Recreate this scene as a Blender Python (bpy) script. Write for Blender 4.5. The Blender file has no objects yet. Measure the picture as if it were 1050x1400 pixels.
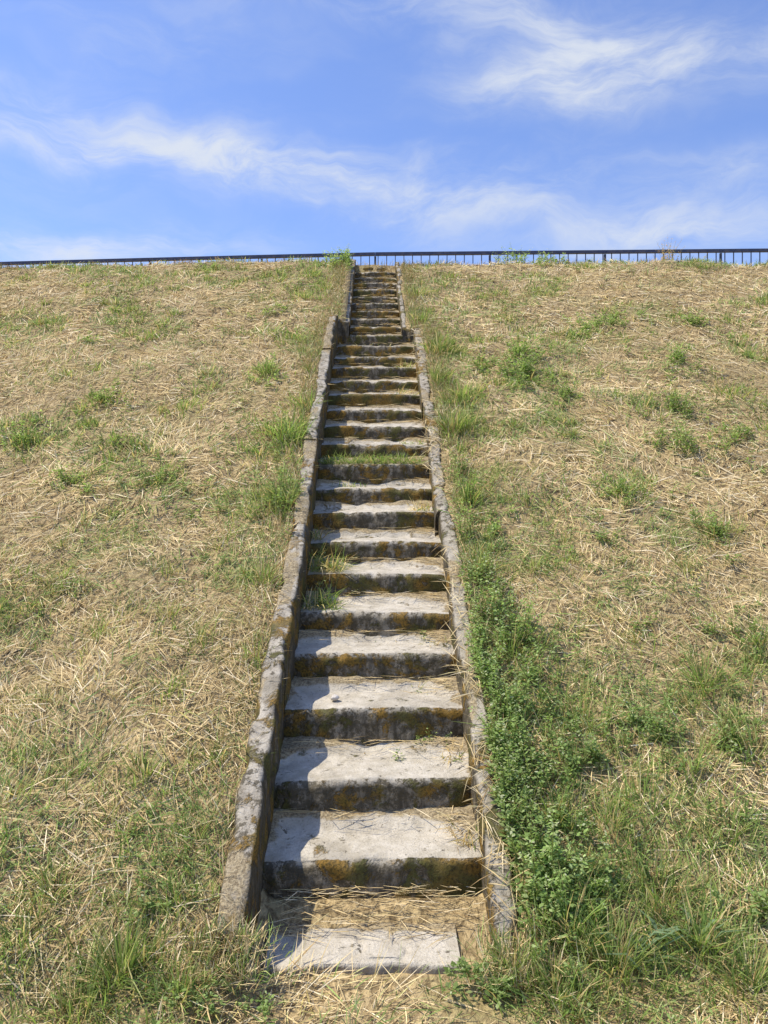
import bpy, bmesh, math, numpy as np
from mathutils import Vector
rng=np.random.default_rng(7)
scene=bpy.context.scene
F=1090.0; CX=513.0; CY=700.0; CAMZ=1.6; SL=0.568; H=3.14

# ---------------------------------------------------------------- utils
def hsh(ix,iy,seed):
    v=np.sin(ix*127.1+iy*311.7+seed*74.7)*43758.5453
    return v-np.floor(v)
def vn(x,y,seed=0):
    x=np.asarray(x,float); y=np.asarray(y,float)
    ix=np.floor(x); iy=np.floor(y); fx=x-ix; fy=y-iy
    fx=fx*fx*(3-2*fx); fy=fy*fy*(3-2*fy)
    a=hsh(ix,iy,seed); b=hsh(ix+1,iy,seed); c=hsh(ix,iy+1,seed); d=hsh(ix+1,iy+1,seed)
    return (a*(1-fx)+b*fx)*(1-fy)+(c*(1-fx)+d*fx)*fy
def fbm(x,y,seed=0,o=4):
    s=0; a=.5; t=0
    for i in range(o):
        s=s+a*vn(np.asarray(x)*2**i+i*17.3,np.asarray(y)*2**i-i*9.1,seed+i); t+=a; a*=.5
    return s/t
def sstep(a,b,x):
    t=np.clip((x-a)/(b-a),0,1); return t*t*(3-2*t)
def mesh_tris(name,V,T,col=None,mat=None,smooth=False,parent=None,attrs=None,nper=3):
    me=bpy.data.meshes.new(name)
    V=np.ascontiguousarray(V,dtype=np.float32); T=np.ascontiguousarray(T,dtype=np.int32)
    me.vertices.add(len(V)); me.vertices.foreach_set('co',V.ravel())
    me.loops.add(T.size); me.loops.foreach_set('vertex_index',T.ravel())
    me.polygons.add(len(T)); me.polygons.foreach_set('loop_start',np.arange(0,T.size,nper,dtype=np.int32))
    try: me.polygons.foreach_set('loop_total',np.full(len(T),nper,dtype=np.int32))
    except Exception: pass
    if smooth: me.polygons.foreach_set('use_smooth',np.ones(len(T),dtype=bool))
    me.update(calc_edges=True)
    if col is not None:
        a=me.color_attributes.new('col','FLOAT_COLOR','POINT')
        c=np.ones((len(V),4),dtype=np.float32); c[:,:3]=col
        a.data.foreach_set('color',c.ravel())
    if attrs:
        for k,v in attrs.items():
            a=me.attributes.new(k,'FLOAT','POINT'); a.data.foreach_set('value',np.ascontiguousarray(v,dtype=np.float32))
    if mat: me.materials.append(mat)
    o=bpy.data.objects.new(name,me); scene.collection.objects.link(o)
    if parent: o.parent=parent
    return o
def grid_quads(nu,nv,off=0,flip=False):
    i=np.arange(nu-1)[:,None]; j=np.arange(nv-1)[None,:]
    a=(i*nv+j).ravel()+off
    q=np.stack([a,a+nv,a+nv+1,a+1],1)
    return q[:,::-1] if flip else q
def empty(name):
    e=bpy.data.objects.new(name,None); scene.collection.objects.link(e); return e

# ---------------------------------------------------------------- node helper
class NT:
    def __init__(s,tree): s.t=tree; s.n=tree.nodes; s.l=tree.links
    def new(s,typ,**kw):
        n=s.n.new(typ)
        for k,v in kw.items(): setattr(n,k,v)
        return n
    def put(s,sock,v):
        if isinstance(v,bpy.types.NodeSocket): s.l.new(v,sock)
        elif v is not None: sock.default_value=v
    def math(s,op,a,b=None,c=None,clamp=False):
        n=s.new('ShaderNodeMath',operation=op,use_clamp=clamp)
        s.put(n.inputs[0],a)
        if b is not None: s.put(n.inputs[1],b)
        if c is not None: s.put(n.inputs[2],c)
        return n.outputs[0]
    def vmath(s,op,a,b=None,out=0):
        n=s.new('ShaderNodeVectorMath',operation=op); s.put(n.inputs[0],a)
        if b is not None: s.put(n.inputs[1],b)
        return n.outputs[out]
    def mix(s,f,a,b,mode='MIX'):
        n=s.new('ShaderNodeMix',data_type='RGBA',blend_type=mode); s.put(n.inputs[0],f)
        for i,v in ((6,a),(7,b)):
            if isinstance(v,tuple) and len(v)==3: v=v+(1,)
            s.put(n.inputs[i],v)
        return n.outputs[2]
    def noise(s,vec,scale,detail=4,rough=.55,dist=0):
        n=s.new('ShaderNodeTexNoise'); s.put(n.inputs['Vector'],vec)
        n.inputs['Scale'].default_value=scale; n.inputs['Detail'].default_value=detail
        n.inputs['Roughness'].default_value=rough; n.inputs['Distortion'].default_value=dist
        return n.outputs[0]
    def ramp(s,f,a,b,lo=0.,hi=1.):
        n=s.new('ShaderNodeMapRange',interpolation_type='SMOOTHSTEP'); s.put(n.inputs[0],f)
        n.inputs[1].default_value=a; n.inputs[2].default_value=b; n.inputs[3].default_value=lo; n.inputs[4].default_value=hi
        return n.outputs[0]
    def attr(s,name,out='Fac'):
        n=s.new('ShaderNodeAttribute',attribute_name=name); return n.outputs[out]
def new_mat(name):
    m=bpy.data.materials.new(name); m.use_nodes=True
    t=NT(m.node_tree); t.n.clear()
    out=t.new('ShaderNodeOutputMaterial'); return m,t,out
def bsdf(t,out,col,rough=.9,bump=None,bs=.5,bd=.01):
    b=t.new('ShaderNodeBsdfPrincipled'); t.put(b.inputs['Base Color'],col); t.put(b.inputs['Roughness'],rough)
    b.inputs['Specular IOR Level'].default_value=.2
    if bump is not None:
        n=t.new('ShaderNodeBump'); n.inputs['Strength'].default_value=bs; n.inputs['Distance'].default_value=bd
        t.put(n.inputs['Height'],bump); t.l.new(n.outputs[0],b.inputs['Normal'])
    t.l.new(b.outputs[0],out.inputs[0]); return b

def foliage_mat(name,trans):
    m,t,out=new_mat(name)
    c=t.attr('col','Color')
    b=t.new('ShaderNodeBsdfDiffuse'); t.put(b.inputs[0],c)
    if trans<=0:
        t.l.new(b.outputs[0],out.inputs[0]); return m
    tr=t.new('ShaderNodeBsdfTranslucent'); t.put(tr.inputs[0],t.mix(1.,c,(1.35,1.4,.9,1),'MULTIPLY'))
    mx=t.new('ShaderNodeMixShader'); mx.inputs[0].default_value=trans
    t.l.new(b.outputs[0],mx.inputs[1]); t.l.new(tr.outputs[0],mx.inputs[2]); t.l.new(mx.outputs[0],out.inputs[0])
    return m
M_straw=foliage_mat('straw',0); M_green=foliage_mat('green_leaf',.45)

# ground
M_ground,t,out=new_mat('dry_turf')
geo=t.new('ShaderNodeNewGeometry').outputs['Position']
mp=t.new('ShaderNodeMapping'); t.put(mp.inputs[0],geo); mp.inputs['Scale'].default_value=(1,.45,1); mp.inputs['Rotation'].default_value=(0,0,.5)
n1=t.noise(geo,1.1,4,.6); n2=t.noise(mp.outputs[0],38,4,.7,.8)
c=t.mix(t.ramp(n2,.35,.65),(.19,.135,.065),(.56,.42,.21))
c=t.mix(t.math('MULTIPLY',t.ramp(n1,.5,.68,0,.5),t.ramp(n2,.3,.6)),c,(.19,.20,.06))
bsdf(t,out,c,.95,n2,.7,.03)

def concrete(name,wall=False):
    m,t,out=new_mat(name)
    g=t.new('ShaderNodeNewGeometry').outputs['Position']
    side=t.attr('side'); dirt=t.attr('dirt'); moss=t.attr('moss')
    big=t.noise(g,3.2,4,.6,.3); mid=t.noise(g,14,5,.65,.2); fine=t.noise(g,90,3,.7)
    ms=t.new('ShaderNodeMapping'); t.put(ms.inputs[0],g); ms.inputs['Scale'].default_value=(1,1,.25)
    streak=t.noise(ms.outputs[0],26,4,.6)
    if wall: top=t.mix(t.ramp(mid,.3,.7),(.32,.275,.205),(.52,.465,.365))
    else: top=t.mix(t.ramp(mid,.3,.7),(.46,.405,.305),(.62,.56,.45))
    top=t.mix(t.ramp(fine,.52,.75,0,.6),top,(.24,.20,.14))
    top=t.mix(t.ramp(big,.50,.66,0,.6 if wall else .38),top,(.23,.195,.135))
    if wall: sd=t.mix(t.ramp(streak,.32,.66),(.045,.038,.024),(.20,.165,.11))  # wall sides darkened in colour: moss plus the shade inside the left wall
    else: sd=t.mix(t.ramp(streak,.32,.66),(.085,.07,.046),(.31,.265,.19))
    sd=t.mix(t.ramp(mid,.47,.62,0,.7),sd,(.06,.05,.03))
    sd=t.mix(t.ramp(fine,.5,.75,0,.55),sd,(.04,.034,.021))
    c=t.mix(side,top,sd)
    lich=t.ramp(t.math('ADD',t.noise(g,22,5,.75),t.math('MULTIPLY',moss,.16)),.60,.68,0,.85)
    c=t.mix(lich,c,(.085,.07,.043))
    mn=t.math('ADD',t.noise(g,6.5,6,.7,.4),t.math('MULTIPLY',moss,.20))
    mf=t.ramp(mn,.62,.70,0,.9)
    mc=t.mix(t.ramp(t.noise(g,5,2),.40,.60),(.105,.10,.025),(.29,.165,.028))
    mc=t.mix(t.ramp(fine,.4,.7),mc,(.065,.05,.015))
    c=t.mix(mf,c,mc)
    dcol=t.mix(t.ramp(fine,.35,.65),(.20,.15,.085),(.46,.37,.22))
    c=t.mix(t.ramp(t.math('ADD',dirt,t.math('MULTIPLY',t.math('SUBTRACT',mid,.5),.9)),.45,.65),c,dcol)
    h=t.math('ADD',mid,t.math('MULTIPLY',fine,.7))
    h=t.math('ADD',h,t.math('MULTIPLY',mf,.9))
    bsdf(t,out,c,.92,h,.8,.012)
    return m
M_conc=concrete('weathered_concrete'); M_wall=concrete('weathered_wall_concrete',True)

# ---------------------------------------------------------------- terrain
def tilt(x): return np.where(x<0,.065*x,.028*x)
HC=5.36
def smin(a,b,k):
    h=np.clip(.5+.5*(b-a)/k,0,1); return b*(1-h)+a*h-k*h*(1-h)
def smax(a,b,k): return -smin(-a,-b,k)
def ground(x,y,detail=True):
    x=np.asarray(x,float); y=np.asarray(y,float)
    gof=.185*(1-sstep(-.5,.5,x))+.045*sstep(-.5,.5,x)
    g=CAMZ-H+SL*(y+tilt(x))+gof
    g=smin(g,np.full_like(g,HC)+.02*sstep(-.4,.4,x),.25)
    g=smax(g,np.full_like(g,-.0),.12)
    if detail:
        fade=np.clip(1-(np.maximum(np.abs(x)-9,0)+np.maximum(y-14,0))/20,.15,1)
        d=(fbm(x*.9,y*.9,3)-.5)*.16+(fbm(x*3.5,y*3.5,11,3)-.5)*.10+(fbm(x*14,y*14,21,2)-.5)*.022
        near=sstep(.55,1.1,np.abs(x))
        g=g+d*fade*(.3+.7*near)
    return g
def hw(y): return np.where(y>9.1,.335,.475)
def ground_cut(x,y):
    g=ground(x,y)
    c=(np.abs(x)<hw(y))
    front=np.minimum(g,.0+.02*(fbm(x*5,y*5,5)-.5))+.085*sstep(2.88,3.12,y)
    path=sstep(.56,.42,np.abs(x))
    g=np.where(y<3.16,g*(1-path)+front*path,g)
    g=np.where(c&(y>=3.16)&(y<12.1),CAMZ-H+SL*y-.45,g)
    return g
def axis(lo,hi,step,far_lo,far_hi,gr=1.25):
    a=list(np.arange(lo,hi+1e-6,step)); s=step; v=a[-1]
    while v<far_hi: s*=gr; v+=s; a.append(v)
    s=step; v=a[0]; b=[]
    while v>far_lo: s*=gr; v-=s; b.append(v)
    return np.array(b[::-1]+a)
xs=axis(-8.5,8.5,.05,-600,600); ys=axis(1.5,13,.05,-600,900)
X,Y=np.meshgrid(xs,ys,indexing='ij')
Z=ground_cut(X,Y)
mesh_tris('ground',np.stack([X.ravel(),Y.ravel(),Z.ravel()],1),grid_quads(len(xs),len(ys)),mat=M_ground,smooth=True,nper=4)
YR=np.arange(1.5,13,.01)
def px2g(px,py):
    dx=(px-CX)/F; dz=(CY-py)/F
    hit=np.where(CAMZ+dz*YR<ground(dx*YR,YR))[0]
    y=YR[hit[0]] if len(hit) else 12.2
    return dx*y,y

# ---------------------------------------------------------------- staircase
stair=empty('concrete_staircase')
npx=[1325,1172,1065,968,892,835,783,738,698,665,634,605,580,557,537,518,501,486,471,457,
     445,433.5,423,412.5,403,394,385.5,377.5,370,363]
NY=[3420./(p-80.) for p in npx]; NY[0]=2.76
def noseZ(y): return CAMZ-H+SL*y
steps=[]
srng=np.random.default_rng(19)
VV=[];QQ=[];A_s=[];A_d=[];A_m=[];off=0
for k,y0 in enumerate(NY):
    z1=noseZ(y0)+(srng.random()-.5)*.016 if k else .03
    zb=(noseZ(NY[k-1]) if k>1 else (.03 if k==1 else -.12))-.06
    yb=(NY[k+1] if k<len(NY)-1 else y0+.5)+.05
    if k<20: xl,xr=-.46,.445
    else: xl,xr=-.31,.315
    if k==0: xl,xr=-.385,.30; yb=3.04
    nx=64 if k<12 else 40
    u=np.linspace(xl,xr,nx)
    nr=16 if k<12 else 9; nt=26 if k<12 else 12
    r=.026+.016*srng.random() if k else .015
    jit=(srng.random()-.5)*.02; tw=(srng.random()-.5)*.07
    if k==0: tw=.0
    prof=[]
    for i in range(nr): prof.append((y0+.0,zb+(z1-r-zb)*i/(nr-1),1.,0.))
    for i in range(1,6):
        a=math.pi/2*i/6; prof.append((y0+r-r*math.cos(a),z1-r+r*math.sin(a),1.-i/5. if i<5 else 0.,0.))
    for i in range(nt):
        f=i/(nt-1); prof.append((y0+r+(yb-y0-r)*f,z1,0.,f))
    P=np.array(prof); n=len(P)
    U,I=np.meshgrid(u,np.arange(n),indexing='ij')
    py=P[I,0]; pz=P[I,1]; sd=P[I,2]; f=P[I,3]
    isr=sd>.01
    chip=np.clip(fbm(U*11+k*7,np.full_like(U,k*3.1),31,4)-.57,0,1)*.14
    chip=chip*(1 if k else .2)
    nearnose=np.exp(-((pz-z1)**2/.0009+(py-y0)**2/.0016))
    pz=pz-chip*nearnose*.6; py=py+chip*nearnose*.7
    e=np.abs(U-(xl+xr)/2)/((xr-xl)/2)
    rel=(fbm(U*12+k*5,pz*12+k,41,4)-.5)*.026
    py=py+np.where(isr,rel,0)+tw*U+jit+ .032*e**4*(k>0)
    pz=pz+np.where(isr,0,(fbm(U*6+k*5,py*6,51,4)-.5)*(.012 if k else .004))+tw*.3*U
    pz=pz-.018*e**4*np.exp(-((py-y0)/.1)**2)*(k>0)
    dd=sstep(.58,1.0,f+ .40*e**3 + (fbm(U*5+k*9,py*5,61,3)-.5)*.45)
    dd=np.maximum(dd,sstep(.80,1.05,e+(fbm(U*3+k*4,py*9,63,3)-.5)*.4)*(f>0)*.9)
    dd=np.where(isr|(f<.02),0,dd)
    if k==0: dd=np.where(isr,0,sstep(.5,.85,f+.5*(fbm(U*6,py*6,66)-.5)))
    if k==10: dd=np.where(isr,0,np.maximum(dd,.85))
    pz=pz+(dd*(.045+.025*fbm(U*14,py*14,67,3))*np.clip(f*1.4,0,1)+.02*f*(~isr))*(1 if k else .25)
    if k==0:
        for cx,cs in ((-.055,.25),(.09,-.2)):
            dl=np.abs(U-cx-cs*(py-2.9)-.02*np.sin(py*40)); pz=pz-.012*np.exp(-(dl/.007)**2)*(~isr)
        py=py+ (fbm(U*7,U*0,71)-.5)*.05*(f<.1)
    V=np.stack([U.ravel(),py.ravel(),pz.ravel()],1)
    VV.append(V); QQ.append(grid_quads(nx,n,off)); off+=len(V)
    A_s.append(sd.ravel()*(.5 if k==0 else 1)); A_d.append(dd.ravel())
    mo=np.where(isr,.55+.4*e,.05)*(1 if k>0 else .1)+(.12 if k>6 else 0)
    A_m.append(mo.ravel())
    steps.append((y0,yb-.05,z1,xl,xr))
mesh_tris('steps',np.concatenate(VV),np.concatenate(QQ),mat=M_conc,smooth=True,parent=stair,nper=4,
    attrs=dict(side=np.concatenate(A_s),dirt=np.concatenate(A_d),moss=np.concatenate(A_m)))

def wall(name,x_in,x_out,y0,y1,lift,seed,parent,wob=.014,rise=.0):
    r=np.random.default_rng(seed)
    VV=[];QQ=[];As=[];Ad=[];Am=[];off=0
    y=y0
    while y<y1-.05:
        L=min(r.uniform(.7,1.2),y1-y)
        if y1-(y+L)<.3: L=y1-y
        ox=r.uniform(-wob,wob); oz=r.uniform(-.015,.015); rot=r.uniform(-.02,.02)
        n=max(int(L/.022),6)
        a,b=(x_in,x_out) if x_in<x_out else (x_out,x_in)
        rr=.014; cs=[]
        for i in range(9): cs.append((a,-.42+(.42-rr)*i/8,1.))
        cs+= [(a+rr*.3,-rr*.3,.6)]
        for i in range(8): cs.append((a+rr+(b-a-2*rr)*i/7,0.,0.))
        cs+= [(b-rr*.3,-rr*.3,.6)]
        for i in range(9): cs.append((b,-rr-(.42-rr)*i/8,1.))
        C=np.array(cs); m=len(C)
        yy=np.linspace(y+.003,y+L-.003,n)
        Yg,I=np.meshgrid(yy,np.arange(m),indexing='ij')
        px=C[I,0]+ox+rot*(Yg-y-L/2); pz=C[I,1]; sd=C[I,2].copy()
        top=noseZ(Yg)+lift+oz-rise*np.exp(-((Yg-y0)/.12)**2)
        nz=fbm(Yg*8,px*8+pz*8,seed,4)-.5
        sgn=np.sign(C[I,0]-(a+b)/2)
        edge=np.exp(-((C[I,0]-a)**2)/.0004)+np.exp(-((C[I,0]-b)**2)/.0004)
        edge=edge*np.exp(-(pz/.03)**2)
        chip=np.clip(fbm(Yg*7+seed,sgn*3+0*Yg,seed+9,4)-.50,0,1)*.15
        px=px+nz*.018*sgn*(sd>.5)-sgn*chip*edge*.5
        endf=np.exp(-((Yg-y)/.03)**2)+np.exp(-((Yg-y-L)/.03)**2)
        Zg=top+pz+(fbm(Yg*5,px*9,seed+3,4)-.5)*.022*(sd<.7)-chip*edge*.5-.015*endf*(sd<.7)*r.random()
        V=np.stack([px.ravel(),Yg.ravel(),Zg.ravel()],1)
        caps=[]
        q=grid_quads(n,m,off,flip=True)
        for row in (0,n-1):
            for i in range(m//2-1):
                aa=off+row*m+i; bb=off+row*m+i+1; cc=off+row*m+m-2-i; dd=off+row*m+m-1-i
                caps.append([aa,bb,cc,dd] if row==0 else [dd,cc,bb,aa])
        VV.append(V); QQ.append(q); QQ.append(np.array(caps)); off+=len(V)
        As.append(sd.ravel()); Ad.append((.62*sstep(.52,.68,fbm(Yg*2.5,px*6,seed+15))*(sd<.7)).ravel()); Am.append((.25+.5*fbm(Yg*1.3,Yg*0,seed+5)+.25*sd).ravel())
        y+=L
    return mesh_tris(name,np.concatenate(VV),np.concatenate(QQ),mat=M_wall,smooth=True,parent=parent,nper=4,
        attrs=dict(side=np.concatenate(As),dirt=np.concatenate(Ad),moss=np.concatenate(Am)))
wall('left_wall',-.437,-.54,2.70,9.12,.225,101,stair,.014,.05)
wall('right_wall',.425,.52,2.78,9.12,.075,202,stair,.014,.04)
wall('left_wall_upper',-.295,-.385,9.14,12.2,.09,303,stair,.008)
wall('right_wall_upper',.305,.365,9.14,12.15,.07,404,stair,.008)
def ret(name,xa,xb,lift):
    n=14
    us=np.linspace(xa,xb,n); V=[];As=[]
    prof=[(9.075,-.45,1),(9.07,-.02,1),(9.085,0,.3),(9.17,0,.0),(9.185,-.02,1),(9.185,-.45,1)]
    for u in us:
        for (yy,zz,s) in prof:
            V.append((u,yy+.01*math.sin(u*60),noseZ(9.1)+lift+zz+.008*math.sin(u*43))); As.append(s)
    V=np.array(V); q=grid_quads(n,len(prof),0)
    mesh_tris(name,V,q,mat=M_wall,smooth=False,parent=stair,nper=4,attrs=dict(side=As,dirt=np.zeros(len(V)),moss=np.full(len(V),.5)))
ret('left_return',-.53,-.30,.15); ret('right_return',.31,.51,.06)

# ---------------------------------------------------------------- blades
class Bl:
    def __init__(s): s.V=[];s.C=[];s.n=0;s.T=[]
    def add(s,base,az,el,L,W,droop,col,tip=None,slope=False,roll=None):
        N=len(az)
        if roll is None: roll=rng.uniform(-.8,.8,N)
        d=np.stack([np.cos(az)*np.cos(el),np.sin(az)*np.cos(el),np.sin(el)],1)
        if slope is not False: d[:,2]+=slope*d[:,1]
        side=np.stack([-np.sin(az),np.cos(az),np.zeros(N)],1)
        up=np.cross(d,side)
        sv=side*np.cos(roll)[:,None]+up*np.sin(roll)[:,None]
        if slope is not False: sv[:,2]+=slope*sv[:,1]
        L=L[:,None]; W=W[:,None]
        bend=(rng.uniform(-.18,.18,N)[:,None])*side
        p0=base; p1=base+d*L*.5+bend*L*.35; p2=base+d*L+bend*L; p2[:,2]-=droop*L[:,0]; p1[:,2]-=droop*L[:,0]*.2
        V=np.stack([p0-sv*W*.4,p0+sv*W*.4,p1-sv*W*.5,p1+sv*W*.5,p2],1).reshape(-1,3)
        if tip is None: tip=col
        C=np.stack([col*.8,col*.8,col,col,tip],1).reshape(-1,3)
        b=np.arange(N)[:,None,None]*5+s.n
        T=(np.array([[0,1,3],[0,3,2],[2,3,4]])[None]+b).reshape(-1,3)
        s.V.append(V);s.C.append(C);s.T.append(T);s.n+=N*5
    def make(s,name,mat):
        return mesh_tris(name,np.concatenate(s.V),np.concatenate(s.T),col=np.concatenate(s.C),mat=mat)
STRAW=np.array([(.76,.585,.30),(.64,.48,.23),(.84,.70,.44),(.52,.375,.18),(.33,.22,.10),(.60,.50,.24)])
GREEN=np.array([(.22,.30,.08),(.28,.36,.105),(.17,.25,.07),(.37,.40,.16)])
def straw_cols(N,p=None):
    i=rng.choice(6,N,p=p or [.28,.23,.20,.14,.06,.09]); c=STRAW[i]*rng.uniform(.8,1.15,(N,1)); return c
def green_cols(N): return GREEN[rng.integers(0,4,N)]*rng.uniform(.75,1.25,(N,1))
def on_land(x,y):
    return ~((np.abs(x)<hw(y)+.065)&(y>2.74)&(y<12.2))
dry=Bl(); grn=Bl()
def gmask(x,y):
    m=fbm(x*.75+3,y*.75,77,5)*.5+fbm(x*2.6,y*2.6,79,3)*.5
    m=m+.12*sstep(5.2,2.6,y)+.035*sstep(.3,2.5,x)+.005
    m=m+.12*np.exp(-((np.abs(x)-.75)/.3)**2)*sstep(2,5,y)
    return m
for (ya,yb_,xw,dens,lm,wm) in ((1.3,3.2,2.8,4600,1.0,1.05),(3.2,5.2,3.6,3500,1.0,1.1),(5.2,8.5,5.3,1900,1.1,1.6),(8.5,12.9,8.0,950,1.2,2.3)):
    N=int((yb_-ya)*2*xw*dens)
    x=rng.uniform(-xw,xw,N); y=rng.uniform(ya,yb_,N)
    keep=on_land(x,y)
    keep&=rng.random(N)<.35+1.0*(fbm(x*2.2,y*2.2,88,3))
    keep&=~((np.abs(x)<.42)&(y<2.8)&(rng.random(N)<.5))
    x=x[keep];y=y[keep];N=len(x)
    z=np.where((np.abs(x)<.56)&(y<3.16),ground_cut(x,y),ground(x,y))
    z=z+rng.uniform(-.004,.022,N)
    az=fbm(x*1.3,y*1.3,99,3)*12+rng.normal(0,1.0,N)
    gm=gmask(x,y)
    g=rng.random(N)<np.clip((gm-.50)*4.5,.05,.75)
    lying=rng.random(N)<np.where(g,.35,.82)
    el=np.where(lying,rng.uniform(-.03,.25,N),rng.uniform(.3,1.3,N))
    L=np.where(lying,rng.uniform(.05,.18,N),rng.uniform(.03,.11,N))*lm
    W=rng.uniform(.0018,.0044,N)*wm
    col=straw_cols(N); lum=.70+.60*fbm(x*3,y*3,55,3)
    oli=rng.random(N)<.10
    gc=green_cols(N); col=np.where(g[:,None],gc,col); col=np.where((oli&~g)[:,None],col*np.array([.66,.74,.5]),col)
    col=col*lum[:,None]
    sl=np.where((y>2.6)&(y<12.0),SL,0)
    dry.add(np.stack([x,y,z],1),az,el,L,W,np.where(lying,.02,.15),col,slope=sl)
def stalks(n,xf,yf,Lr,elr,wr,gp=.2,dr=.2):
    y=yf(n); x=xf(n,y); z=ground(x,y)
    az=rng.uniform(0,2*math.pi,n); cols=np.where((rng.random(n)<gp)[:,None],green_cols(n),straw_cols(n))
    dry.add(np.stack([x,y,z],1),az,rng.uniform(*elr,n),rng.uniform(*Lr,n),rng.uniform(*wr,n),rng.uniform(0,dr,n),cols)
yf=lambda n:2.4+9.6*rng.random(n)**.8
stalks(5500,lambda n,y:-hw(y)-.07-np.abs(rng.normal(0,.12,n)),yf,(.06,.19),(.3,1.3),(.002,.004),.3)
stalks(5500,lambda n,y:hw(y)+.05+np.abs(rng.normal(0,.12,n)),yf,(.06,.2),(.2,1.3),(.002,.004),.45)
stalks(3500,lambda n,y:rng.uniform(-8,8,n),lambda n:rng.uniform(12.0,12.9,n),(.05,.14),(.6,1.5),(.003,.006))
stalks(700,lambda n,y:-.49+rng.normal(0,.07,n),lambda n:rng.uniform(2.56,2.72,n),(.05,.13),(.3,1.4),(.002,.004),.35)
stalks(600,lambda n,y:.48+rng.normal(0,.07,n),lambda n:rng.uniform(2.6,2.78,n),(.06,.14),(.3,1.4),(.002,.004),.35)
n=900; y=rng.uniform(2.8,9,n); m=fbm(y*1.7,y*0+4,131,3)>.46; y=y[m]; n=len(y); x=rng.uniform(.40,.56,n)
dry.add(np.stack([x,y,noseZ(y)+.085+rng.uniform(0,.015,n)],1),rng.uniform(0,6.3,n),rng.uniform(-.02,.3,n),rng.uniform(.05,.16,n),rng.uniform(.002,.004,n),np.full(n,.1),straw_cols(n),slope=SL)
for k,(y0,y1,z1,xl,xr) in enumerate(steps):
    if k==0: n=330
    elif k<8: n=110
    else: n=36
    f=rng.beta(6.,1.1,n); right=rng.random(n)<.45
    x=np.where(right,xr-.03-np.abs(rng.normal(0,.06,n)),rng.uniform(xl+.02,xr-.02,n))
    f=np.where(right,rng.uniform(.3,1,n),f)
    x=np.clip(x,xl+.03,xr-.05)
    y=y0+.02+(y1-y0-.04)*f
    z=z1+.014+.055*np.clip(f*1.2,0,1)+rng.uniform(0,.012,n)
    if k==0:
        y=rng.uniform(2.93,3.13,n); x=rng.uniform(-.42,.42,n); z=.025+.085*sstep(2.88,3.12,y)+rng.uniform(0,.03,n)
    az=rng.choice([0,math.pi],n)+rng.normal(0,.5,n)
    L=rng.uniform(.03,.15,n); xe=x+np.cos(az)*L; az=np.where((xe>xr)|(xe<xl),az+math.pi,az)
    W=rng.uniform(.0018,.0034,n)*(1 if k<9 else 1.7)
    dry.add(np.stack([x,y,z],1),az,rng.uniform(-.04,.15,n),L,W,np.full(n,.02),straw_cols(n))
dry.make('dry_grass',M_straw)

def tuft(px,py,rad,n,Lr,tone=1.0,w=.004,spread=.8,yel=0.0,xy=None):
    x0,y0=px2g(px,py) if xy is None else xy
    a=rng.uniform(0,2*math.pi,n); lob=.45+1.1*vn(a*1.6+x0*9,a*0+y0*7,5)
    r=np.abs(rng.normal(0,rad*.7,n))*lob
    x=x0+r*np.cos(a)*1.15; y=y0+r*np.sin(a)
    ok=on_land(x,y)
    x=x[ok];y=y[ok];a=a[ok];m=len(x)
    if m==0: return
    z=ground(x,y)
    el=rng.uniform(.55,1.45,m); col=green_cols(m)*tone
    if yel>0:
        s=rng.random(m)<yel; col=np.where(s[:,None],straw_cols(m)*.9,col)
    grn.add(np.stack([x,y,z],1),a+rng.normal(0,spread,m),el,rng.uniform(*Lr,m)*(1.1-.4*np.clip(r[ok]/max(rad,.01),0,1)),rng.uniform(.6,1.3,m)*w*(1 if y0<6 else 1.8),rng.uniform(.05,.45,m),col,tip=col*1.25)
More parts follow.
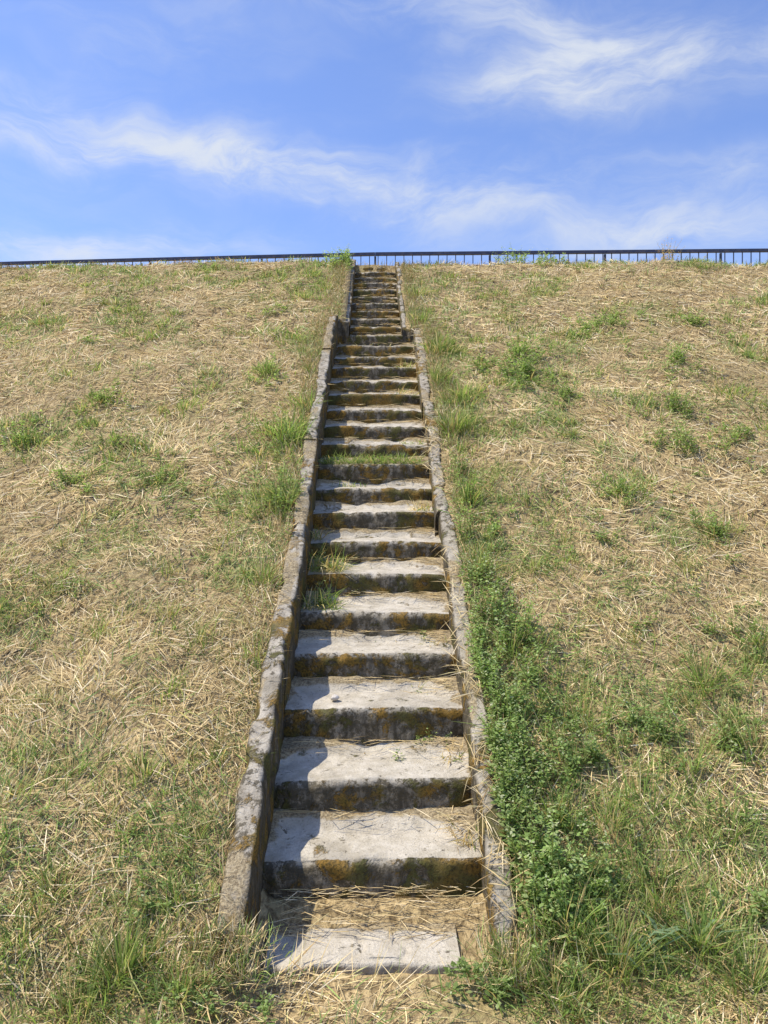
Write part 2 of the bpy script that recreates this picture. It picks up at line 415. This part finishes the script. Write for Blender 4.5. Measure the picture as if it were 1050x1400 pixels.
T=[(365,512,.16,200,(.08,.2)),(390,690,.28,520,(.1,.28)),(395,600,.3,520,(.12,.3)),(425,560,.22,240,(.12,.3)),(300,680,.2,120,(.06,.15)),
(405,465,.3,150,(.08,.2)),(415,408,.3,150,(.08,.2)),(280,372,.3,180,(.06,.16)),(60,510,.3,80,(.06,.14)),(130,870,.2,180,(.05,.14)),(80,1230,.2,200,(.08,.2)),
(165,1340,.10,420,(.12,.26)),(110,1385,.14,260,(.1,.24)),(245,1365,.12,180,(.08,.2)),(30,1290,.2,220,(.06,.18)),(200,1060,.18,200,(.05,.16)),(330,1330,.1,80,(.05,.1)),
(350,900,.15,140,(.06,.2)),(360,800,.15,160,(.08,.22)),(150,1120,.3,200,(.05,.14)),(270,880,.15,120,(.1,.22)),(60,960,.2,150,(.05,.14)),(240,1240,.2,240,(.06,.16)),
(35,790,.15,90,(.06,.16)),(600,480,.25,320,(.12,.3)),(590,520,.2,300,(.12,.3)),(620,590,.25,420,(.12,.32)),(632,545,.2,260,(.12,.28)),(570,405,.3,220,(.1,.24)),(575,440,.25,160,(.1,.22)),
(640,690,.2,260,(.1,.28)),(965,940,.10,150,(.15,.38)),(1035,1040,.1,120,(.15,.34)),(950,1060,.12,90,(.12,.3)),(1045,885,.2,200,(.08,.2)),(850,675,.25,260,(.08,.18)),
(1000,1000,.2,150,(.08,.2)),(880,1100,.3,280,(.06,.2)),(1000,1150,.3,360,(.07,.24)),(900,1230,.25,420,(.08,.24)),(960,1300,.2,420,(.1,.26)),(840,1330,.2,520,(.1,.24)),(1030,1360,.15,360,(.1,.24)),
(760,1370,.15,320,(.08,.2)),(700,1330,.1,160,(.08,.2)),(780,1280,.2,360,(.08,.26)),(985,735,.2,220,(.08,.2)),(775,770,.15,100,(.06,.14)),(680,650,.25,160,(.08,.2)),(1000,540,.3,180,(.08,.2)),
(880,560,.3,140,(.06,.16)),(770,460,.4,180,(.06,.16)),(700,440,.4,140,(.06,.14)),(1000,440,.5,200,(.08,.18)),(620,380,.5,220,(.08,.16)),(800,365,.6,280,(.08,.16)),(960,365,.5,150,(.06,.16)),
(870,880,.2,120,(.06,.16)),(800,1000,.3,260,(.08,.2)),(730,780,.25,200,(.08,.2)),(160,740,.3,120,(.05,.12)),(250,560,.4,160,(.05,.14)),(40,430,.5,160,(.05,.14)),(200,390,.6,200,(.05,.14)),
(700,900,.2,260,(.1,.26)),(690,1010,.2,260,(.1,.26)),(660,780,.15,200,(.1,.24)),(760,1120,.2,260,(.08,.22)),(720,1230,.15,260,(.1,.24)),(830,1130,.25,260,(.08,.2)),
(140,550,.25,140,(.06,.16)),(35,605,.3,160,(.06,.16)),(100,660,.25,130,(.06,.14)),(220,660,.25,120,(.06,.14)),(60,830,.25,160,(.05,.14)),(170,840,.2,120,(.05,.12)),(230,950,.2,160,(.05,.15)),(290,1040,.2,180,(.05,.15)),(270,1150,.2,200,(.05,.15)),(100,1060,.25,180,(.05,.15))]
for a in T:
    tuft(a[0],a[1],a[2],int(a[3]*.9),a[4],tone=rng.uniform(.9,1.2),yel=.2)
for i in range(1500):
    y=rng.uniform(2.2,12.2); xw=1.0+y*.52; x=rng.uniform(-xw,xw)
    if abs(x)<.6: continue
    if rng.random()>np.clip((float(gmask(x,y))-.50)*6,0.01,1): continue
    tuft(0,0,rng.uniform(.05,.22),int(rng.uniform(15,70)),(.04,.15),tone=rng.uniform(.85,1.2),yel=.25,xy=(x,y))
for (px,py) in ((900,1330),(960,1300),(870,1310)):
    x0,y0=px2g(px,py); n=9
    a=rng.uniform(-.4,3.6,n); x=x0+rng.normal(0,.02,n); y=y0+rng.normal(0,.02,n)
    c=np.array([(.24,.33,.18)])*rng.uniform(.85,1.2,(n,1))
    grn.add(np.stack([x,y,ground(x,y)],1),a,rng.uniform(.5,1.1,n),rng.uniform(.22,.34,n),np.full(n,.014),rng.uniform(.3,.6,n),c,roll=rng.uniform(-.2,.2,n))
def step_grass(k,xa,xb,n,Lr,fa=.1,fb=.9,dr=(.1,.6),yel=.2):
    y0,y1,z1,xl,xr=steps[k]
    x=rng.uniform(xa,xb,n); y=y0+(y1-y0)*rng.uniform(fa,fb,n); col=green_cols(n)*.95
    s=rng.random(n)<yel; col=np.where(s[:,None],straw_cols(n),col)
    grn.add(np.stack([x,y,np.full(n,z1)],1),rng.uniform(0,6.3,n),rng.uniform(.3,1.3,n),rng.uniform(*Lr,n),rng.uniform(.003,.006,n),rng.uniform(*dr,n),col)
step_grass(10,-.42,.36,1300,(.07,.2),0,1,yel=.1); step_grass(9,-.42,-.05,90,(.05,.1),.6,1); step_grass(11,.2,.4,60,(.05,.12))
step_grass(6,-.42,-.20,230,(.1,.28),yel=.4); step_grass(5,-.42,-.22,190,(.1,.26),yel=.4); step_grass(8,.25,.4,90,(.08,.16),yel=.7); step_grass(3,.2,.4,60,(.05,.12),.7,1.,yel=.5)
step_grass(14,.2,.4,60,(.08,.2),yel=.7); step_grass(16,.25,.4,60,(.08,.16),yel=.7); step_grass(4,.3,.42,60,(.05,.12),.5,1.,yel=.7); step_grass(2,.3,.43,70,(.05,.14),.5,1.,yel=.8)
step_grass(1,.33,.43,90,(.05,.16),.3,1.,yel=.8); step_grass(7,-.43,-.35,60,(.08,.18),yel=.6); step_grass(18,-.3,.2,60,(.04,.08),yel=.6)
for k in range(1,28): step_grass(k,steps[k][3]+.02,steps[k][4]-.03,12,(.03,.08),.75,1.,yel=.5)
grn.make('green_grass',M_green)

# ---------------------------------------------------------------- leafy weeds
WC=[(.25,.345,.11),(.31,.41,.14),(.19,.275,.085),(.38,.45,.19)]
def sprouts(name,sx,sy,sz,a,sh,lean,per,ls,tone,flower=0.,cols=None):
    ns=len(sx); k=5
    fr=np.linspace(0,1,k)
    cx=sx[:,None]+np.cos(a)[:,None]*(lean*sh)[:,None]*fr**1.5
    cy=sy[:,None]+np.sin(a)[:,None]*(lean*sh)[:,None]*fr**1.5
    cz=sz[:,None]+sh[:,None]*(fr-.1*fr*fr)
    w=.0026*(1-.75*fr)[None]*np.ones((ns,1))
    Vs=[];Ts=[];n=0
    for ax,ay in ((1,0),(0,1)):
        v=np.stack([np.stack([cx-ax*w,cy-ay*w,cz],-1),np.stack([cx+ax*w,cy+ay*w,cz],-1)],2).reshape(-1,3)
        q=[]
        for i in range(1,k): q+=[[2*i-2,2*i-1,2*i+1],[2*i-2,2*i+1,2*i]]
        q=np.array(q)[None]+(np.arange(ns)*2*k)[:,None,None]+n
        Vs.append(v);Ts.append(q.reshape(-1,3)); n+=len(v)
    V=np.concatenate(Vs);T=np.concatenate(Ts);C=np.tile(np.array([(.28,.31,.12)]),(len(V),1))
    N=ns*per; s=np.repeat(np.arange(ns),per); f=rng.uniform(.05,1.02,N)
    bx=sx[s]+np.cos(a[s])*lean[s]*sh[s]*f**1.5; by=sy[s]+np.sin(a[s])*lean[s]*sh[s]*f**1.5; bz=sz[s]+sh[s]*(f-.1*f*f)
    az=rng.uniform(0,2*math.pi,N); el=rng.uniform(-.3,1.0,N)
    sz_=ls*rng.uniform(.45,1.3,N)*(1.2-.75*f); st_=rng.uniform(.1,1.1,N)*ls*(1.15-.85*f)
    d=np.stack([np.cos(az)*np.cos(el),np.sin(az)*np.cos(el),np.sin(el)],1)
    sd=np.stack([-np.sin(az),np.cos(az),rng.uniform(-.5,.5,N)],1)
    up=np.cross(d,sd)
    b0=np.stack([bx,by,bz],1)+d*st_[:,None]
    L=sz_[:,None]; W=L*rng.uniform(.20,.34,N)[:,None]
    q=np.stack([b0,b0+d*L*.5+sd*W-up*W*.3,b0+d*L-np.array([0,0,.18])*L,b0+d*L*.5-sd*W-up*W*.3,b0+d*L*.5],1).reshape(-1,3)
    base=np.array(cols or WC)
    tn=tone if np.isscalar(tone) else tone[s][:,None]
    c=base[rng.integers(0,len(base),N)]*tn*rng.uniform(.8,1.2,(N,1))*(.75+.45*f[:,None])
    if flower>0:
        fl=(f>.8)&(rng.random(N)<flower); c=np.where(fl[:,None],np.array([.56,.58,.36]),c)
    cc=np.repeat(c,5,axis=0)
    tb=np.arange(N)[:,None,None]*5+len(V)
    tt=(np.array([[0,1,4],[1,2,4],[0,4,3],[4,2,3]])[None]+tb).reshape(-1,3)
    mesh_tris(name,np.concatenate([V,q]),np.concatenate([T,tt]),col=np.concatenate([C,cc]),mat=M_green)
def weed(x0,y0,rad,h,ns,per,ls,tone,z0=None,flower=0.0,name='leafy_weed',cols=None):
    ph=rng.uniform(0,6.3); a=rng.uniform(0,2*math.pi,ns)
    lob=.5+.9*np.abs(np.sin(a*1.5+ph))
    r=rad*1.15*np.abs(rng.normal(0,.6,ns))*lob
    sx=x0+r*np.cos(a); sy=y0+r*np.sin(a)
    if z0 is None:
        lim=hw(sy)+.045; sx=np.where((np.abs(sx)<lim)&(sy>2.7),np.sign(x0)*(lim+rng.uniform(0,.05,ns)),sx)
        sz=ground(sx,sy)
    else: sz=np.full(ns,z0)
    sh=h*rng.uniform(.35,1.2,ns)*(1.1-.4*np.clip(r/rad,0,1)); lean=rng.uniform(.05,.6,ns)
    sprouts(name,sx,sy,sz,a,sh,lean,per,ls,tone,flower,cols)
W=[
(140,552,.24,.18,22,28,.034),(35,605,.28,.18,24,28,.034),(95,662,.26,.15,20,26,.032),(215,660,.22,.13,16,24,.030),(165,618,.2,.18,13,22,.030),
(380,700,.22,.28,20,34,.034),(365,515,.16,.18,16,24,.035),(80,822,.18,.10,12,22,.028),(385,600,.2,.28,16,28,.034),(120,470,.14,.12,8,20,.035),(370,430,.14,.12,10,20,.038),
(720,515,.45,.26,38,36,.044),(715,490,.38,.28,28,32,.044),(800,450,.3,.18,18,28,.042),(850,447,.25,.2,16,28,.042),(920,495,.3,.2,22,28,.042),(945,615,.28,.3,30,32,.036),
(925,560,.3,.26,24,28,.036),(850,680,.3,.2,28,28,.034),(985,735,.2,.2,20,28,.034),(950,445,.28,.2,18,26,.042),(1010,600,.25,.22,18,26,.036),(780,545,.3,.2,18,26,.036),
(630,650,.16,.22,12,26,.030),(640,690,.16,.26,14,30,.032),(650,735,.16,.26,18,32,.032),(648,800,.12,.28,20,36,.032),(668,850,.14,.30,24,42,.032),(700,890,.14,.28,18,40,.032),
(665,930,.11,.30,22,42,.032),(700,985,.15,.30,26,44,.032),(675,1040,.10,.28,20,42,.032),(740,960,.16,.22,12,34,.032),(735,1060,.15,.28,20,40,.032),(700,1110,.11,.28,22,42,.032),(785,1060,.14,.22,12,34,.030),
(815,1045,.12,.18,10,30,.03),(722,1170,.10,.26,20,42,.032),(755,1215,.12,.26,20,42,.032),(795,1260,.12,.22,14,34,.030),(735,1270,.10,.18,14,30,.03),(650,1345,.09,.08,12,20,.030),(685,1355,.06,.07,8,18,.030),
(770,1140,.14,.2,14,30,.03),(840,1210,.16,.14,12,28,.03),(905,1020,.12,.2,14,28,.03),(870,1005,.10,.16,12,26,.03),(830,745,.2,.14,14,26,.03),(1045,1265,.1,.16,12,28,.03),
(885,860,.16,.08,9,22,.028),(1010,880,.2,.14,16,26,.032),(1000,1020,.15,.14,14,26,.032),(270,1375,.08,.08,10,18,.030),(200,1245,.14,.09,10,20,.026),(360,1385,.06,.05,7,14,.02),
(290,372,.22,.16,12,26,.042),(468,362,.22,.30,22,32,.048),(705,356,.34,.32,26,30,.048),(760,360,.45,.2,22,28,.046),(480,364,.12,.26,12,24,.046)]
for w in W:
    x,y=px2g(w[0],w[1])
    weed(x,y,w[2],w[3],w[4],w[5],w[6],rng.uniform(.88,1.15),flower=.4 if w[4]>18 else .15)
x,y=px2g(915,352); weed(x,y,.2,.36,20,28,.03,1.0,name='dry_bush',cols=[(.55,.38,.2),(.48,.30,.16),(.62,.46,.26)])
N=10000; y=2.2+9.9*rng.random(N)**.75; x=rng.uniform(-1,1,N)*(1.0+y*.52)
m=(np.abs(x)>.62)&(rng.random(N)<np.clip((gmask(x,y)-.53)*5,0,1)*np.clip(6/y,.4,1)); x=x[m];y=y[m];ns=len(x)
sprouts('low_weeds',x,y,ground(x,y),rng.uniform(0,6.3,ns),rng.uniform(.03,.12,ns),rng.uniform(.1,.8,ns),14,.024,rng.uniform(.8,1.2,ns),flower=.1)
def sweed(k,x,f,rad,h,ns,per,ls,tone=1.):
    y0,y1,z1,xl,xr=steps[k]; weed(x,y0+(y1-y0)*f,rad,h,ns,per,ls,tone,z0=z1+.01)
sweed(6,-.35,.5,.06,.18,8,24,.022,.9); sweed(5,-.37,.6,.05,.16,7,24,.022,.9); sweed(2,.27,.93,.08,.12,9,22,.024,1.1); sweed(4,.32,.9,.05,.12,7,20,.024); sweed(10,.1,.5,.14,.10,10,22,.028,.9)

# small pale stone on a tread
x0=(456-CX)/F*NY[3]
bm=bmesh.new(); bmesh.ops.create_icosphere(bm,subdivisions=3,radius=.022)
for v in bm.verts:
    n=float(fbm(v.co.x*60+3,v.co.y*60+v.co.z*40,5))-.5
    v.co=v.co*(1+n*.7); v.co.z*=.65
me=bpy.data.meshes.new('stone'); bm.to_mesh(me); bm.free()
M_st,t,out=new_mat('pale_stone'); g=t.new('ShaderNodeNewGeometry').outputs['Position']
nn=t.noise(g,60,4); bsdf(t,out,t.mix(nn,(.45,.40,.33),(.7,.65,.57)),.9,nn,.5,.004)
me.materials.append(M_st); o=bpy.data.objects.new('stone',me); o.location=(x0,NY[3]+.12,steps[3][2]+.022); scene.collection.objects.link(o)

# ---------------------------------------------------------------- railing on the crest
M_rail,t,out=new_mat('painted_steel'); g=t.new('ShaderNodeNewGeometry').outputs['Position']
nn=t.noise(g,12,3); b=bsdf(t,out,t.mix(t.ramp(nn,.4,.7),(.06,.075,.13),(.11,.11,.14)),.55)
rail=empty('guard_railing')
def ry(x): return 13.9-float(tilt(np.array(x)))
def box(bm,a,b,w,h):
    a=Vector(a);b=Vector(b);d=(b-a).normalized(); s=d.cross(Vector((0,0,1)))
    if s.length<.1: s=Vector((1,0,0))
    s.normalize(); u=s.cross(d).normalized()
    vs=[]
    for p in (a,b):
        for (i,j) in ((-1,-1),(1,-1),(1,1),(-1,1)): vs.append(bm.verts.new(p+s*i*w/2+u*j*h/2))
    for f in ((0,1,2,3),(7,6,5,4),(0,4,5,1),(1,5,6,2),(2,6,7,3),(3,7,4,0)): bm.faces.new([vs[i] for i in f])
def sag(x): return -.0045*abs(x)**1.3 if x<0 else .004*x
for nm in ('top_rail','balusters','bottom_rail','posts'):
    bm=bmesh.new()
    if nm in('top_rail','bottom_rail'):
        X_=np.arange(-34,34.1,2.0)
        for a_,b_ in zip(X_[:-1],X_[1:]):
            zz=HC+.735 if nm=='top_rail' else HC+.12
            box(bm,(a_,ry(a_),zz+sag(a_)),(b_-.004,ry(b_),zz+sag(b_)),.06 if nm=='top_rail' else .04,.05 if nm=='top_rail' else .03)
    elif nm=='balusters':
        for xx in np.arange(-34,34,.15):
            box(bm,(xx,ry(xx),HC+.1+sag(xx)),(xx,ry(xx),HC+.705+sag(xx)),.014,.014)
    else:
        for xx in np.arange(-34,34.1,2.0):
            box(bm,(xx,ry(xx)+.055,HC-.3),(xx,ry(xx)+.055,HC+.71+sag(xx)),.035,.035)
    me=bpy.data.meshes.new(nm); bm.to_mesh(me); bm.free(); me.materials.append(M_rail)
    o=bpy.data.objects.new(nm,me); scene.collection.objects.link(o); o.parent=rail

# ---------------------------------------------------------------- light
to_sun=Vector((-.50,.03,.87)).normalized()
sun=bpy.data.lights.new('sun','SUN'); sun.energy=5.0; sun.angle=math.radians(.6); sun.color=(1,.93,.80)
so=bpy.data.objects.new('sun',sun); so.rotation_euler=(-to_sun).to_track_quat('-Z','Y').to_euler(); scene.collection.objects.link(so)
world=bpy.data.worlds.new('World'); scene.world=world; world.use_nodes=True
t=NT(world.node_tree); t.n.clear()
wo=t.new('ShaderNodeOutputWorld'); bg=t.new('ShaderNodeBackground'); bg.inputs[1].default_value=.15
sky=t.new('ShaderNodeTexSky',sky_type='NISHITA'); sky.sun_disc=False
sky.sun_elevation=math.asin(to_sun.z); sky.sun_rotation=math.atan2(to_sun.x,to_sun.y)
sky.air_density=1.0; sky.dust_density=.8; sky.ozone_density=2.0
tc=t.new('ShaderNodeTexCoord').outputs['Generated']
dirn=t.vmath('NORMALIZE',tc)
skyc=t.mix(1.0,sky.outputs[0],(1.0,1.12,1.5,1),'MULTIPLY')
def wdir(px,py): return Vector(((px-CX)/F,1,(CY-py)/F)).normalized()
blobs=[(900,85,270,55,8,.85),(745,125,130,45,-10,.75),(310,212,230,36,-12,.8),(460,255,140,26,-8,.55),(130,345,260,26,2,.9),(960,225,160,26,8,.5),
(720,25,170,26,-22,.5),(1000,305,280,60,0,.7),(640,290,220,28,-4,.45),(60,195,150,22,-4,.4)]
acc=None
wn=t.new('ShaderNodeTexNoise'); wn.inputs['Scale'].default_value=5.5; wn.inputs['Detail'].default_value=4; wn.inputs['Roughness'].default_value=.6; t.put(wn.inputs['Vector'],dirn)
warp=t.vmath('SCALE',t.vmath('SUBTRACT',wn.outputs['Color'],(.5,.5,.5))); warp.node.inputs[3].default_value=.09
dw=t.vmath('ADD',dirn,warp)
for (px,py,hl,hwd,ang,st) in blobs:
    c=wdir(px,py); a=math.radians(ang)
    p2=wdir(px+100*math.cos(a),py-100*math.sin(a)); t1=(p2-c); s=t1.length/100; t1.normalize(); t2=c.cross(t1).normalized()
    q=t.vmath('SUBTRACT',dw,tuple(c))
    A=t.vmath('DOT_PRODUCT',q,tuple(t1/(hl*s)),out=1); B=t.vmath('DOT_PRODUCT',q,tuple(t2/(hwd*s)),out=1)
    Cc=t.vmath('DOT_PRODUCT',q,tuple(c/.5),out=1)
    r2=t.math('ADD',t.math('ADD',t.math('MULTIPLY',A,A),t.math('MULTIPLY',B,B)),t.math('MULTIPLY',Cc,Cc))
    g=t.math('MULTIPLY',t.math('EXPONENT',t.math('MULTIPLY',r2,-1.)),st)
    acc=g if acc is None else t.math('ADD',acc,g)
mpn=t.new('ShaderNodeMapping'); t.put(mpn.inputs[0],dw); mpn.inputs['Scale'].default_value=(1.1,1.1,4.0); mpn.inputs['Rotation'].default_value=(0,.18,0)
st1=t.noise(mpn.outputs[0],5.5,8,.66,.5)
st2=t.noise(mpn.outputs[0],1.8,4,.6,.5)
dens=t.math('ADD',t.math('MULTIPLY',acc,t.ramp(st1,.25,.75,.25,1.0)),t.math('MULTIPLY',t.ramp(st2,.36,.72),t.ramp(st1,.3,.7,.05,.40)))
fac=t.ramp(dens,-.12,1.1,0,.88)
final=t.mix(fac,skyc,(5.2,5.5,5.9,1))
t.put(bg.inputs[0],final); t.l.new(bg.outputs[0],wo.inputs[0])

# ---------------------------------------------------------------- camera
cam=bpy.data.cameras.new('camera'); cam.sensor_fit='VERTICAL'; cam.sensor_height=24; cam.lens=24*F/1400.; cam.clip_end=3000; cam.clip_start=.05
co=bpy.data.objects.new('camera',cam); co.location=(0,0,CAMZ); co.rotation_euler=(math.radians(90),0,-math.atan(12/F))
scene.collection.objects.link(co); scene.camera=co
scene.view_settings.view_transform='Standard'; scene.view_settings.look='None'; scene.view_settings.exposure=0
